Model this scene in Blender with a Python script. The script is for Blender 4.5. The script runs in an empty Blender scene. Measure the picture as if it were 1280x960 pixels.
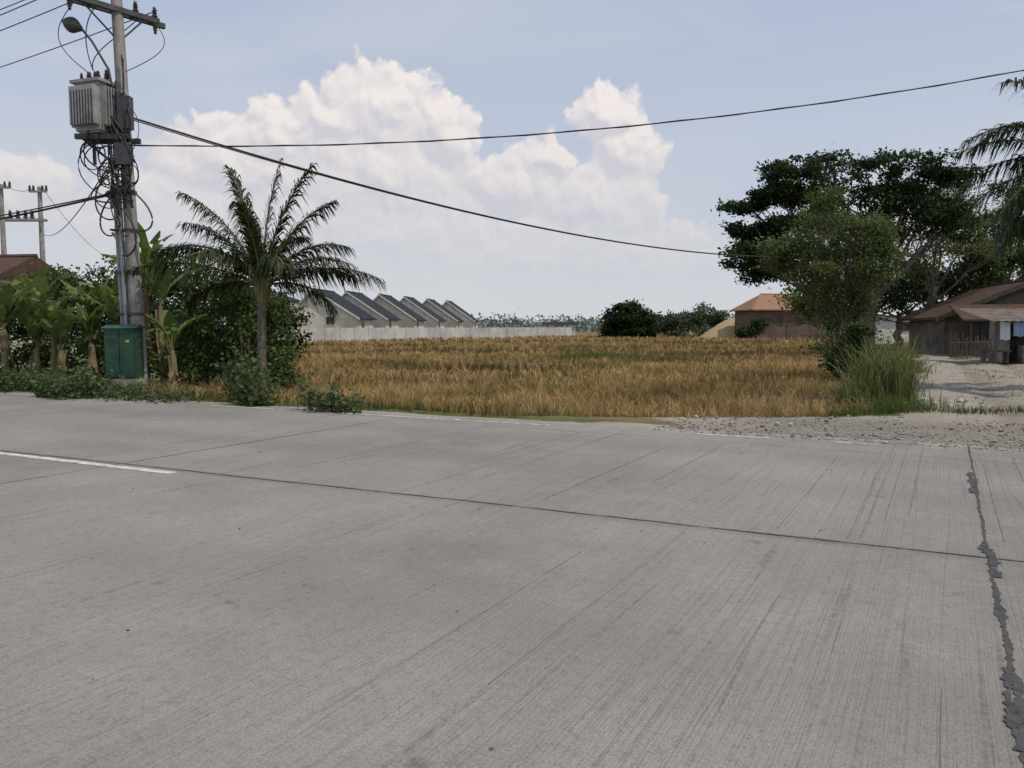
import bpy, math, random
import numpy as np
from mathutils import Vector
rng=np.random.default_rng(7); random.seed(7)
sc=bpy.context.scene
R=math.radians
# ------------------------------------------------------------------ node helpers
def newmat(name):
    m=bpy.data.materials.new(name); m.use_nodes=True
    nt=m.node_tree; b=nt.nodes["Principled BSDF"]
    return m,nt,b
def N(nt,t,**k):
    n=nt.nodes.new(t)
    for a,v in k.items(): setattr(n,a,v)
    return n
def L(nt,a,b): nt.links.new(a,b)
def c4(c): return (c[0],c[1],c[2],1)
def mixc(nt,f,a,b,mode='MIX'):
    m=nt.nodes.new('ShaderNodeMix'); m.data_type='RGBA'; m.blend_type=mode
    for s,v in ((m.inputs[0],f),(m.inputs[6],a),(m.inputs[7],b)):
        if hasattr(v,'is_linked'): L(nt,v,s)
        else: s.default_value=v if isinstance(v,(int,float)) else c4(v)
    return m.outputs[2]
def mth(nt,op,a,b=None,c=None,clamp=False):
    m=nt.nodes.new('ShaderNodeMath'); m.operation=op; m.use_clamp=clamp
    for i,v in enumerate((a,b,c)):
        if v is None: continue
        if hasattr(v,'is_linked'): L(nt,v,m.inputs[i])
        else: m.inputs[i].default_value=v
    return m.outputs[0]
def ramp(nt,f,stops):
    r=nt.nodes.new('ShaderNodeValToRGB'); e=r.color_ramp.elements
    while len(e)<len(stops): e.new(0.5)
    for i,(p,c) in enumerate(stops):
        e[i].position=p; e[i].color=c4(c) if not isinstance(c,(int,float)) else (c,c,c,1)
    L(nt,f,r.inputs[0]); return r.outputs[0]
def noise(nt,vec,scale,detail=4,rough=.55,dist=0,dim='3D'):
    n=N(nt,'ShaderNodeTexNoise'); n.noise_dimensions=dim; n.inputs['Scale'].default_value=scale
    n.inputs['Detail'].default_value=detail; n.inputs['Roughness'].default_value=rough
    n.inputs['Distortion'].default_value=dist
    if vec is not None: L(nt,vec,n.inputs['Vector'])
    return n.outputs['Fac']
def bump(nt,b,h,strength=.3,dist=.02):
    n=N(nt,'ShaderNodeBump'); n.inputs['Strength'].default_value=strength; n.inputs['Distance'].default_value=dist
    L(nt,h,n.inputs['Height']); L(nt,n.outputs[0],b.inputs['Normal'])
def surf(name,c1,c2,scale=4,rough=.85,metal=0,bmp=.2,c3=None,bd=.02):
    m,nt,b=newmat(name); co=N(nt,'ShaderNodeTexCoord').outputs['Object']
    f=noise(nt,co,scale,5,.6); col=ramp(nt,f,[(.32,c1),(.68,c2)])
    if c3:
        g=noise(nt,co,scale*.3,4,.7); col=mixc(nt,ramp(nt,g,[(.45,0.),(.65,1.)]),col,c3)
    L(nt,col,b.inputs['Base Color']); b.inputs['Roughness'].default_value=rough; b.inputs['Metallic'].default_value=metal
    if bmp: bump(nt,b,noise(nt,co,scale*6,3),bmp,bd)
    return m
def foliage(name,cd,cl,tr=.25,rough=.6,nscale=.6,na=.45):
    m,nt,b=newmat(name)
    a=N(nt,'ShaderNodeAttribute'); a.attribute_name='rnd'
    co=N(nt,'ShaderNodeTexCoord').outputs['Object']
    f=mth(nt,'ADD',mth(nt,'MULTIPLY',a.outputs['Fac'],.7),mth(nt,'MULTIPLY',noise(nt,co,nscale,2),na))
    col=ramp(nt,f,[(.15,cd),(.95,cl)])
    L(nt,col,b.inputs['Base Color']); b.inputs['Roughness'].default_value=rough
    b.inputs['Specular IOR Level'].default_value=.15
    if tr>0:
        t=N(nt,'ShaderNodeBsdfTranslucent'); L(nt,mixc(nt,.5,col,(cl[0]*1.3,cl[1]*1.3,cl[2]*.6)),t.inputs[0])
        mx=N(nt,'ShaderNodeMixShader'); mx.inputs[0].default_value=tr
        L(nt,b.outputs[0],mx.inputs[1]); L(nt,t.outputs[0],mx.inputs[2])
        L(nt,mx.outputs[0],nt.nodes['Material Output'].inputs[0])
    return m
# ------------------------------------------------------------------ mesh builder
class MB:
    def __init__(s): s.v=[]; s.f=[]; s.n=0
    def add(s,v,f,mat=0,rnd=None):
        v=np.asarray(v,float).reshape(-1,3); f=np.asarray(f,int)
        if f.ndim==1: f=f.reshape(1,-1)
        if rnd is None: rnd=rng.random(len(f))
        rnd=np.broadcast_to(np.asarray(rnd,float),(len(f),))
        s.v.append(v); s.f.append((f+s.n,mat,rnd)); s.n+=len(v)
    def obj(s,name,mats,parent=None,smooth=False,loc=(0,0,0)):
        V=np.concatenate(s.v); me=bpy.data.meshes.new(name)
        me.vertices.add(len(V)); me.vertices.foreach_set('co',V.ravel().astype(np.float32))
        tot=np.concatenate([np.full(len(f),f.shape[1]) for f,_,_ in s.f])
        idx=np.concatenate([f.ravel() for f,_,_ in s.f])
        me.loops.add(len(idx)); me.loops.foreach_set('vertex_index',idx.astype(np.int32))
        st=np.concatenate([[0],np.cumsum(tot)[:-1]])
        me.polygons.add(len(tot)); me.polygons.foreach_set('loop_start',st.astype(np.int32))
        me.polygons.foreach_set('loop_total',tot.astype(np.int32))
        me.polygons.foreach_set('material_index',np.concatenate([np.full(len(f),m) for f,m,_ in s.f]).astype(np.int32))
        me.polygons.foreach_set('use_smooth',np.full(len(tot),smooth))
        at=me.attributes.new('rnd','FLOAT','FACE'); at.data.foreach_set('value',np.concatenate([r for _,_,r in s.f]).astype(np.float32))
        for m in mats: me.materials.append(m)
        me.update(calc_edges=True); me.validate()
        o=bpy.data.objects.new(name,me); sc.collection.objects.link(o); o.location=loc
        if parent: o.parent=parent
        return o
    def box(s,c,d,mat=0,rot=0,rnd=None):
        x,y,z=[k/2 for k in d]
        v=np.array([[-x,-y,-z],[x,-y,-z],[x,y,-z],[-x,y,-z],[-x,-y,z],[x,-y,z],[x,y,z],[-x,y,z]])
        if rot:
            cr,sr=math.cos(rot),math.sin(rot); v=np.stack([v[:,0]*cr-v[:,1]*sr,v[:,0]*sr+v[:,1]*cr,v[:,2]],1)
        s.add(v+np.array(c),[[0,3,2,1],[4,5,6,7],[0,1,5,4],[1,2,6,5],[2,3,7,6],[3,0,4,7]],mat,rnd)
    def tube(s,pts,rad,n=8,mat=0,cap=True,rnd=None):
        P=np.asarray(pts,float); k=len(P); rad=np.broadcast_to(np.asarray(rad,float),(k,))
        T=np.gradient(P,axis=0); T/=np.linalg.norm(T,axis=1)[:,None]+1e-9
        up=np.array([0,0,1.]) if abs(T[0,2])<.9 else np.array([1.,0,0])
        A=np.cross(T,up); A/=np.linalg.norm(A,axis=1)[:,None]+1e-9
        B=np.cross(T,A); th=np.arange(n)*2*math.pi/n
        V=P[:,None]+rad[:,None,None]*(A[:,None]*np.cos(th)[None,:,None]+B[:,None]*np.sin(th)[None,:,None])
        i=np.arange(k-1)[:,None]*n; j=np.arange(n)[None]; j2=(j+1)%n
        F=np.stack([i+j,i+j2,i+n+j2,i+n+j],-1).reshape(-1,4)
        s.add(V.reshape(-1,3),F,mat,rnd)
        if cap:
            s.add(V[0],np.arange(n)[::-1],mat); s.add(V[-1],np.arange(n),mat)
    def leaves(s,C,size,mat=0,rnd=None,flat=0.,asp=.5):
        C=np.asarray(C,float); n=len(C); size=np.broadcast_to(size,(n,))
        a=rng.normal(size=(n,3)); a[:,2]*=(1-flat*.8); a/=np.linalg.norm(a,axis=1)[:,None]
        b=rng.normal(size=(n,3)); b[:,2]*=(1-flat*.8); b-=a*(a*b).sum(1)[:,None]; b/=np.linalg.norm(b,axis=1)[:,None]+1e-9
        a=a*size[:,None]*.5; b=b*size[:,None]*.5*asp
        V=np.stack([C-a,C+b-a*.1,C+a,C-b-a*.1],1).reshape(-1,3)
        s.add(V,np.arange(n*4).reshape(n,4),mat,rnd)
    def blades(s,P,h,w,lean,mat=0,rnd=None,az=None):
        P=np.asarray(P,float); n=len(P); h=np.broadcast_to(h,(n,)); w=np.broadcast_to(w,(n,)); lean=np.broadcast_to(lean,(n,))
        if az is None: az=rng.random(n)*2*math.pi
        d=np.stack([np.cos(az),np.sin(az),0*az],1); fa=rng.random(n)*2*math.pi
        q=np.stack([np.cos(fa),np.sin(fa),0*az],1)*w[:,None]*.5
        up=np.array([0,0,1.])
        m=P+d*(lean*h*.3)[:,None]+up*(h*.6)[:,None]; t=P+d*(lean*h)[:,None]+up*(h*(1-.25*lean**2))[:,None]
        V=np.stack([P-q,P+q,m-q*.9,m+q*.9,t-q*.15,t+q*.15],1).reshape(-1,3)
        b=np.arange(n)[:,None]*6
        F=np.concatenate([b+np.array([0,1,3,2]),b+np.array([2,3,5,4])])
        if rnd is not None: rnd=np.concatenate([rnd,rnd])
        s.add(V,F,mat,rnd)
def empty(name,loc=(0,0,0),rz=0):
    e=bpy.data.objects.new(name,None); sc.collection.objects.link(e); e.location=loc; e.rotation_euler[2]=rz; return e
def sstep(x): x=np.clip(x,0,1); return x*x*(3-2*x)
RD=np.array([.907,-.421]); RN=np.array([.421,.907])
def sn(x,y): return x*RD[0]+y*RD[1], x*RN[0]+y*RN[1]
def from_sn(s,n): return s*RD[0]+n*RN[0], s*RD[1]+n*RN[1]
def ledge(x,y): return (x-8.4)*-.879+(y-16)*.477
def gh(x,y):
    x=np.asarray(x,float); y=np.asarray(y,float)
    s,n=sn(x,y)
    f=sstep((n-12.3)/1.6)*sstep((ledge(x,y)-.2)/1.8)*sstep((y-13.4)/1.0+(x<0)*1.0)
    return -.012-.33*f
# ------------------------------------------------------------------ world
w=bpy.data.worlds.new("World"); sc.world=w; w.use_nodes=True; nt=w.node_tree; nt.nodes.clear()
try:
    w.cycles.sampling_method='NONE'
except Exception: pass
out=N(nt,'ShaderNodeOutputWorld'); sky=N(nt,'ShaderNodeTexSky'); sky.sky_type='NISHITA'; sky.sun_disc=False
SUN_EL=60; SUN_AZ=118
sky.sun_elevation=R(SUN_EL); sky.sun_rotation=R(SUN_AZ); sky.dust_density=2.2; sky.air_density=1.0; sky.ozone_density=1.5
bg1=N(nt,'ShaderNodeBackground'); bg1.inputs[1].default_value=.1
L(nt,sky.outputs[0],bg1.inputs[0])
tc=N(nt,'ShaderNodeTexCoord').outputs['Generated']
nv=N(nt,'ShaderNodeVectorMath',operation='NORMALIZE'); L(nt,tc,nv.inputs[0])
sp=N(nt,'ShaderNodeSeparateXYZ'); L(nt,nv.outputs[0],sp.inputs[0])
az=mth(nt,'MULTIPLY',mth(nt,'ARCTAN2',sp.outputs[0],sp.outputs[1]),180/math.pi)
el=mth(nt,'MULTIPLY',mth(nt,'ARCSINE',sp.outputs[2]),180/math.pi)
cb=N(nt,'ShaderNodeCombineXYZ'); L(nt,az,cb.inputs[0]); L(nt,el,cb.inputs[1])
lobes=[(-9.6,15.6,4.6,3.1),(-13.2,14.4,2.6,2.4),(-5.2,14.0,2.9,2.6),(-17.4,13.4,2.7,2.1),(-9.6,10.8,7.4,4.8),(-20.2,11.2,5.2,3.2),
(0.2,10.5,3.9,2.5),(2.5,12.2,2.1,1.8),(7.1,15.0,3.0,2.1),(8.6,12.5,2.7,2.8),(6.2,8.8,5.4,3.4),(-8.4,6.5,12,4.2),(-23,6.8,8,3.9),(-34,8.4,5,2.0),(2,5.5,14,3.4),
(75,14,14,7),(-85,13,22,6),(150,13,24,7)]
g=bpy.data.node_groups.new('cloud_field','ShaderNodeTree')
g.interface.new_socket('P',in_out='INPUT',socket_type='NodeSocketVector'); g.interface.new_socket('F',in_out='OUTPUT',socket_type='NodeSocketFloat')
gi=g.nodes.new('NodeGroupInput'); go=g.nodes.new('NodeGroupOutput')
nz=N(g,'ShaderNodeTexNoise'); nz.noise_dimensions='2D'; nz.inputs['Scale'].default_value=.33; nz.inputs['Detail'].default_value=4; nz.inputs['Roughness'].default_value=.52
L(g,gi.outputs[0],nz.inputs['Vector'])
v2=N(g,'ShaderNodeVectorMath',operation='MULTIPLY_ADD'); L(g,nz.outputs['Color'],v2.inputs[0]); v2.inputs[1].default_value=(3.2,3.0,0)
v0=N(g,'ShaderNodeVectorMath',operation='SUBTRACT'); L(g,gi.outputs[0],v0.inputs[0]); v0.inputs[1].default_value=(1.6,1.5,0); L(g,v0.outputs[0],v2.inputs[2])
cur=None
for (a,e,ra,re) in lobes:
    q=N(g,'ShaderNodeVectorMath',operation='MULTIPLY_ADD'); L(g,v2.outputs[0],q.inputs[0]); q.inputs[1].default_value=(1/ra,1/re,0); q.inputs[2].default_value=(-a/ra,-e/re,0)
    l=N(g,'ShaderNodeVectorMath',operation='LENGTH'); L(g,q.outputs[0],l.inputs[0]); o=l.outputs['Value']
    cur=o if cur is None else mth(g,'SMOOTH_MIN',cur,o,.18)
vo=N(g,'ShaderNodeTexVoronoi'); vo.voronoi_dimensions='2D'; vo.feature='F1'; vo.inputs['Scale'].default_value=.52; vo.inputs['Detail'].default_value=3
vo.inputs['Roughness'].default_value=.45; vo.normalize=True
L(g,v2.outputs[0],vo.inputs['Vector'])
bl=mth(g,'MULTIPLY_ADD',vo.outputs['Distance'],-.85,1.30)
L(g,mth(g,'SUBTRACT',bl,cur),go.inputs[0])
def field(vec):
    n=N(nt,'ShaderNodeGroup'); n.node_tree=g; L(nt,vec,n.inputs[0]); return n.outputs[0]
F0=field(cb.outputs[0])
of=N(nt,'ShaderNodeVectorMath',operation='ADD'); L(nt,cb.outputs[0],of.inputs[0]); of.inputs[1].default_value=(.3,.6,0)
F1=field(of.outputs[0])
alpha=N(nt,'ShaderNodeMapRange'); alpha.interpolation_type='SMOOTHSTEP'; L(nt,F0,alpha.inputs[0])
alpha.inputs[1].default_value=-.04; alpha.inputs[2].default_value=.18
shade=mth(nt,'MULTIPLY_ADD',mth(nt,'SUBTRACT',F0,F1),1.8,.46,clamp=True)
e20=mth(nt,'DIVIDE',el,20,clamp=True); e40=mth(nt,'DIVIDE',el,40,clamp=True)
hi=ramp(nt,e20,[(.1,(.67,.67,.69)),(.4,(.75,.72,.72)),(.8,(.90,.83,.80))])
lo=ramp(nt,e20,[(.1,(.61,.625,.665)),(.4,(.60,.60,.655)),(.8,(.64,.62,.67))])
ccol=mixc(nt,shade,lo,hi)
bg2=N(nt,'ShaderNodeBackground'); L(nt,ccol,bg2.inputs[0]); bg2.inputs[1].default_value=1
hzf=ramp(nt,e40,[(0,.97),(.12,.95),(.35,.93),(1,.8)])
hcol=ramp(nt,e40,[(0,(.65,.665,.69)),(.2,(.57,.615,.71)),(.6,(.445,.525,.69)),(1,(.37,.46,.64))])
bg3=N(nt,'ShaderNodeBackground')
vs=N(nt,'ShaderNodeVectorMath',operation='MULTIPLY'); L(nt,cb.outputs[0],vs.inputs[0]); vs.inputs[1].default_value=(.03,.10,0)
veil=ramp(nt,noise(nt,vs.outputs[0],1.0,4,.6,.6,'2D'),[(.40,0.),(.76,.7)])
L(nt,mixc(nt,veil,hcol,(.66,.675,.71)),bg3.inputs[0])
m1=N(nt,'ShaderNodeMixShader'); L(nt,hzf,m1.inputs[0]); L(nt,bg1.outputs[0],m1.inputs[1]); L(nt,bg3.outputs[0],m1.inputs[2])
fade=ramp(nt,e20,[(.02,.05),(.22,.5),(.55,.95)])
m2=N(nt,'ShaderNodeMixShader'); L(nt,mth(nt,'MULTIPLY',alpha.outputs[0],fade),m2.inputs[0]); L(nt,m1.outputs[0],m2.inputs[1]); L(nt,bg2.outputs[0],m2.inputs[2])
L(nt,m2.outputs[0],out.inputs[0])
# sun
sd=bpy.data.lights.new('sun','SUN'); sd.energy=2.7; sd.angle=R(.6); sd.color=(1,.91,.79)
so=bpy.data.objects.new('sun',sd); sc.collection.objects.link(so)
dv=Vector((math.sin(R(SUN_AZ))*math.cos(R(SUN_EL)),math.cos(R(SUN_AZ))*math.cos(R(SUN_EL)),math.sin(R(SUN_EL))))
so.rotation_euler=dv.to_track_quat('Z','Y').to_euler(); so.location=(0,0,30)
sc.view_settings.view_transform='Standard'; sc.view_settings.look='None'; sc.view_settings.exposure=0
# camera
cd=bpy.data.cameras.new('camera'); cd.lens=950/1280*36; cd.sensor_width=36; cd.clip_end=6000; cd.clip_start=.05
cam=bpy.data.objects.new('camera',cd); sc.collection.objects.link(cam); cam.location=(0,0,1.6)
cam.rotation_euler=(R(90)-math.atan(72/950),0,0); sc.camera=cam
# ------------------------------------------------------------------ ground
xs=np.unique(np.concatenate([np.linspace(-2500,-200,12),np.linspace(-200,-30,35),np.arange(-30,34,.2),np.linspace(34,200,35),np.linspace(200,2500,12)]))
ys=np.unique(np.concatenate([np.linspace(-300,-10,12),np.linspace(-10,9,12),np.arange(9,44,.2),np.linspace(44,200,60),np.linspace(200,4000,25)]))
X,Y=np.meshgrid(xs,ys); S_,N_=sn(X,Y); LE=ledge(X,Y)
Z=gh(X,Y)
wob=.35*np.sin(X*1.3+Y*.7)+.25*np.sin(X*2.9-Y*1.7)+.2*np.sin(X*5.1+Y*4.3)
near=(N_>12.0)&(Y<44)&(np.abs(X)<33)
Z=Z+np.where(near,(rng.random(X.shape)-.5)*.025,0)
tw=5.6
u_=-LE+.12*wob
rut=(np.exp(-((u_-1.7)/.28)**2)+np.exp(-((u_-3.3)/.28)**2))*sstep((N_-12.6)/2)*(Y<90)
crown=(np.exp(-((u_-2.5)/.35)**2)*.7+np.exp(-((u_-.3)/.4)**2)+np.exp(-((u_-5.3)/.5)**2))*sstep((N_-13.5)/2)*(Y<90)
Z=Z-.05*rut*(near)+.04*crown*near
dirt=sstep((.5-LE+wob*.5)/.8)*sstep((LE+tw+wob*.6)/.9)*sstep((95-Y)/10)
sh=sstep((S_+4.5+wob)/2.5)*sstep((14.0-Y+wob*.35)/.7)*(X<14)
dirt=np.maximum(dirt,sh*(N_<19))
dirt=np.maximum(dirt,sstep((N_-11)/.5)*sstep((12.6+wob*.5-N_)/.5)*sstep((S_+6)/3))
dirt=np.maximum(dirt,sstep((-LE-tw+1)/1)*.75*(Y>14)*(Y<70)*(X<60))
fieldm=sstep((LE-.3)/.8)*sstep((N_-12.2)/.6)*sstep((X+9.5+(Y-19)*.27)/1.5)
gravelm=sstep((S_+3)/2)*sstep((15.2+wob*.4-N_)/1.2)
ny,nx=X.shape; V=np.stack([X,Y,Z],-1).reshape(-1,3)
i=np.arange(ny-1)[:,None]*nx; j=np.arange(nx-1)[None]
F=np.stack([i+j,i+j+1,i+nx+j+1,i+nx+j],-1).reshape(-1,4)
gm,nt,b=newmat('ground_soil_grass')
co=N(nt,'ShaderNodeTexCoord').outputs['Object']
def attr(n): a=N(nt,'ShaderNodeAttribute'); a.attribute_name=n; return a.outputs['Fac']
n1=noise(nt,co,1.2,7,.65); n2=noise(nt,co,.12,4,.6); n3=noise(nt,co,14,5,.7)
grass=ramp(nt,n1,[(.3,(.05,.07,.02)),(.55,(.10,.12,.04)),(.75,(.20,.18,.08))])
straw=ramp(nt,mth(nt,'MULTIPLY_ADD',n3,.5,mth(nt,'MULTIPLY',n1,.5)),[(.3,(.07,.053,.033)),(.6,(.20,.145,.07)),(.75,(.33,.25,.125))])
straw=mixc(nt,ramp(nt,n2,[(.35,0.),(.65,.4)]),straw,(.27,.20,.095))
dcol=ramp(nt,mth(nt,'MULTIPLY_ADD',n3,.5,mth(nt,'MULTIPLY',n1,.5)),[(.33,(.18,.155,.125)),(.5,(.31,.275,.23)),(.68,(.45,.405,.345))])
gcol=ramp(nt,n3,[(.35,(.10,.095,.085)),(.65,(.26,.24,.21))])
dcol=mixc(nt,mth(nt,'MULTIPLY',attr('gravel'),.7),dcol,gcol)
dcol=mixc(nt,mth(nt,'MULTIPLY',attr('rut'),.65,clamp=True),dcol,(.20,.165,.13))
dcol=mixc(nt,mth(nt,'MULTIPLY',attr('crown'),ramp(nt,n1,[(.45,0.),(.62,.5)]),clamp=True),dcol,(.15,.15,.075))
col=mixc(nt,attr('field'),grass,straw)
dm=ramp(nt,mth(nt,'ADD',attr('dirt'),mth(nt,'MULTIPLY_ADD',n1,.6,-.3)),[(.35,0.),(.6,1.)])
col=mixc(nt,dm,col,dcol)
L(nt,col,b.inputs['Base Color']); b.inputs['Roughness'].default_value=.95; b.inputs['Specular IOR Level'].default_value=.15
bump(nt,b,n3,.6,.05)
mb=MB(); mb.add(V,F); gro=mb.obj('ground',[gm],smooth=True)
for nm,A in(('dirt',dirt),('field',fieldm),('gravel',gravelm),('rut',rut),('crown',crown)):
    a=gro.data.attributes.new(nm,'FLOAT','POINT'); a.data.foreach_set('value',A.ravel().astype(np.float32))
# ------------------------------------------------------------------ road
rm,nt,b=newmat('tined_concrete')
co=N(nt,'ShaderNodeTexCoord').outputs['Object']
spx=N(nt,'ShaderNodeSeparateXYZ'); L(nt,co,spx.inputs[0])
q=mth(nt,'MULTIPLY_ADD',spx.outputs[1],-.084,spx.outputs[0])
wobn=noise(nt,co,.5,2,dim='2D'); q=mth(nt,'MULTIPLY_ADD',wobn,.03,q)
def line_noise(scale,ysc,detail=2,rough=.6,off=0):
    c=N(nt,'ShaderNodeCombineXYZ'); L(nt,mth(nt,'MULTIPLY',q,scale),c.inputs[0]); L(nt,mth(nt,'MULTIPLY_ADD',spx.outputs[1],ysc,off),c.inputs[1])
    return noise(nt,c.outputs[0],1,detail,rough,dim='2D')
fine=line_noise(30,.3,1); mid=line_noise(5.5,.05,1)
big=noise(nt,co,.3,5,.6,dim='2D'); stain=noise(nt,co,1.4,6,.7,dim='2D'); grit=noise(nt,co,75,2,.7,dim='2D'); grit2=noise(nt,co,16,4,.7,dim='2D')
base=ramp(nt,big,[(.3,(.205,.193,.174)),(.7,(.285,.271,.246))])
base=mixc(nt,ramp(nt,stain,[(.42,0.),(.7,.42)]),base,(.335,.316,.286))
base=mixc(nt,ramp(nt,grit2,[(.48,0.),(.75,.42)]),base,(.14,.132,.12))
groove=ramp(nt,mth(nt,'ABSOLUTE',mth(nt,'SUBTRACT',fine,.5)),[(.0,1.),(.045,0.)])
wear=mth(nt,'MULTIPLY',ramp(nt,big,[(.40,.3),(.6,1.)]),ramp(nt,mth(nt,'MULTIPLY_ADD',spx.outputs[0],.1,.55,clamp=True),[(.1,.5),(.65,1.)]))
base=mixc(nt,mth(nt,'MULTIPLY',groove,mth(nt,'MULTIPLY',wear,.38)),base,(.12,.113,.10))
g2=ramp(nt,mth(nt,'ABSOLUTE',mth(nt,'SUBTRACT',mid,.5)),[(.003,1.),(.012,0.)])
base=mixc(nt,mth(nt,'MULTIPLY',g2,mth(nt,'MULTIPLY',ramp(nt,grit2,[(.35,.2),(.6,1.)]),.5)),base,(.09,.085,.078))
base=mixc(nt,ramp(nt,grit,[(.3,.4),(.48,0.)]),base,(.10,.096,.088))
base=mixc(nt,ramp(nt,grit,[(.56,0.),(.75,.35)]),base,(.40,.38,.35))
for yc in(1.6,3.6,8.0,10.0):
    wp=mth(nt,'SUBTRACT',1.0,mth(nt,'ABSOLUTE',mth(nt,'MULTIPLY',mth(nt,'SUBTRACT',spx.outputs[1],yc),1.5)),clamp=True)
    base=mixc(nt,mth(nt,'MULTIPLY',wp,mth(nt,'MULTIPLY',ramp(nt,stain,[(.35,.3),(.6,1.)]),.26)),base,(.14,.132,.122))
# grime collected along the longitudinal joint
jd=mth(nt,'ABSOLUTE',mth(nt,'SUBTRACT',spx.outputs[1],6.03))
base=mixc(nt,mth(nt,'MULTIPLY',ramp(nt,jd,[(.01,1.),(.12,0.)]),mth(nt,'MULTIPLY',ramp(nt,stain,[(.35,.1),(.65,1.)]),.5)),base,(.10,.094,.085))
# faint, soft, irregular oil marks
sn_=noise(nt,co,3.2,5,.65,dim='2D'); sel=noise(nt,co,.8,2,.5,dim='2D')
om=mth(nt,'MULTIPLY',ramp(nt,sn_,[(.66,0.),(.74,1.)]),ramp(nt,sel,[(.52,0.),(.62,1.)]))
base=mixc(nt,mth(nt,'MULTIPLY',om,.55),base,(.10,.095,.088))
ed=mth(nt,'MULTIPLY_ADD',stain,1.6,mth(nt,'MULTIPLY_ADD',spx.outputs[1],1.0,-11.95))
base=mixc(nt,ramp(nt,ed,[(.30,0.),(.75,.8)]),base,(.32,.29,.245))
L(nt,base,b.inputs['Base Color']); b.inputs['Roughness'].default_value=.88; b.inputs['Specular IOR Level'].default_value=.22
hgt=mth(nt,'ADD',mth(nt,'MULTIPLY',groove,-.6),mth(nt,'MULTIPLY',grit,.8))
bump(nt,b,hgt,.5,.005)
mb=MB()
def roadobj(mbb,name,mats):
    o=mbb.obj(name,mats); o.rotation_euler[2]=math.atan2(RD[1],RD[0]); return o
edge=11.84
ss=np.unique(np.concatenate([np.linspace(-400,-30,20),np.arange(-30,30,.12),np.linspace(30,400,20)]))
en=edge+.07*np.sin(ss*2.1)*np.sin(ss*.7)+np.convolve(rng.normal(size=len(ss)+8),np.ones(5)/5,'same')[4:-4]*.06
V=np.concatenate([np.stack([ss,np.full(len(ss),-7.),0*ss],1),np.stack([ss,en,0*ss],1)]); n=len(ss)
a=np.arange(n-1); mb.add(V,np.stack([a,a+1,a+1+n,a+n],1))
V2=np.concatenate([np.stack([ss,en,0*ss],1),np.stack([ss,en,0*ss-.05],1)]); mb.add(V2,np.stack([a+n,a+1+n,a+1,a],1))
roadobj(mb,'concrete_road',[rm])
jm=surf('joint_tar',(.03,.03,.033),(.085,.084,.08),14,.8)
mb=MB()
def strip(p0,p1,w0,rough,z=.004,step=.06,wand=.0009):
    p0=np.array(p0,float); p1=np.array(p1,float); Ln=np.linalg.norm(p1-p0); k=int(Ln/step)+2
    t=np.linspace(0,1,k); d=(p1-p0)/Ln; nn=np.array([-d[1],d[0]])
    ctr=p0+(p1-p0)*t[:,None]+nn*(np.cumsum(rng.normal(size=k))*wand)[:,None]
    f3=lambda:(np.convolve(rng.normal(size=k+12),np.ones(9)/9*1.6,'same')[6:-6]*.8+rng.normal(size=k)*.3)
    mn=min(.003,w0*.4)
    wa=np.clip(w0*(1+rough*f3()),mn,None); wb=np.clip(w0*(1+rough*f3()),mn,None)
    A=ctr+nn*wa[:,None]; B=ctr-nn*wb[:,None]
    V=np.concatenate([np.c_[A,np.full(k,z)],np.c_[B,np.full(k,z)]]); a=np.arange(k-1)
    mb.add(V,np.stack([a+k,a+1+k,a+1,a],1))
strip((-60,6.03),(60,6.03),.010,.8,step=.025)
for kx in range(-4,5):
    s0=.82+kx*8.64
    if kx==0:
        strip((s0-.084*6,0),(s0-.002,6.0),.017,1.0,step=.025); strip((s0,6.06),(s0+.084*5.8,11.8),.010,1.0,step=.03)
        strip((s0-.084*4.2+.015,1.7),(s0-.084*3.2+.02,3.0),.034,.9,.0065,.02)
        strip((s0-.084*2.9,3.3),(s0-.084*2.0+.01,4.1),.024,1.1,.0065,.02)
        strip((s0+.0,5.6),(s0+.03,6.5),.028,1.2,.0065,.02)
        strip((s0+.17,8.4),(s0+.27,9.6),.024,1.3,.0065,.02)
        strip((s0-.38,2.6),(s0-.34,2.85),.010,1.2,.0065,.02)
    else:
        strip((s0-.084*13,-7),(s0,6.0),.006,.8); strip((s0,6.06),(s0+.084*5.8,11.8),.006,.8)
roadobj(mb,'road_joints',[jm])
mb=MB()
sx=-9.0
while sx<9:
    far=random.random()<.5; sx+=random.uniform(.06,.30)*(1.0 if sx>-1 else 2.8)
    n0=random.uniform(6.15,8) if far else random.uniform(0,3.5); n1_=random.uniform(n0+1.5,11.6) if far else random.uniform(n0+1.2,5.95)
    strip((sx+.084*(n0-6),n0),(sx+.084*(n1_-6),n1_),.0014 if not far else .003,.7,.0035,.05,.0006)
roadobj(mb,'road_tining_grooves',[surf('groove_dirt',(.11,.103,.093),(.21,.198,.178),9,.95)])
def paint(name,t0,t1):
    pm,nt,b=newmat(name); co=N(nt,'ShaderNodeTexCoord').outputs['Object']
    f=noise(nt,co,9,6,.75); L(nt,ramp(nt,f,[(t0,(.27,.255,.23)),(t1,(.64,.63,.59))]),b.inputs['Base Color']); b.inputs['Roughness'].default_value=.75; return pm
mb=MB()
for s0 in(-38,-25.2,-12.4,9.5,22.3): strip((s0,5.9),(s0+5.6,5.9),.058,.05,.004)
roadobj(mb,'center_line_marking',[paint('white_paint',.38,.55)])
mb=MB()
for a_,b_ in((-60,-26),(-25.5,-16),(-12,-9.4),(-8.9,-6.6),(-6.4,-4.6),(-2.25,-1.2),(-.4,.2)): strip((a_,11.36),(b_,11.36),.045,.3,.004)
roadobj(mb,'edge_line_marking',[paint('worn_white_paint',.42,.60)])
mb=MB(); P=[]
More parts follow.
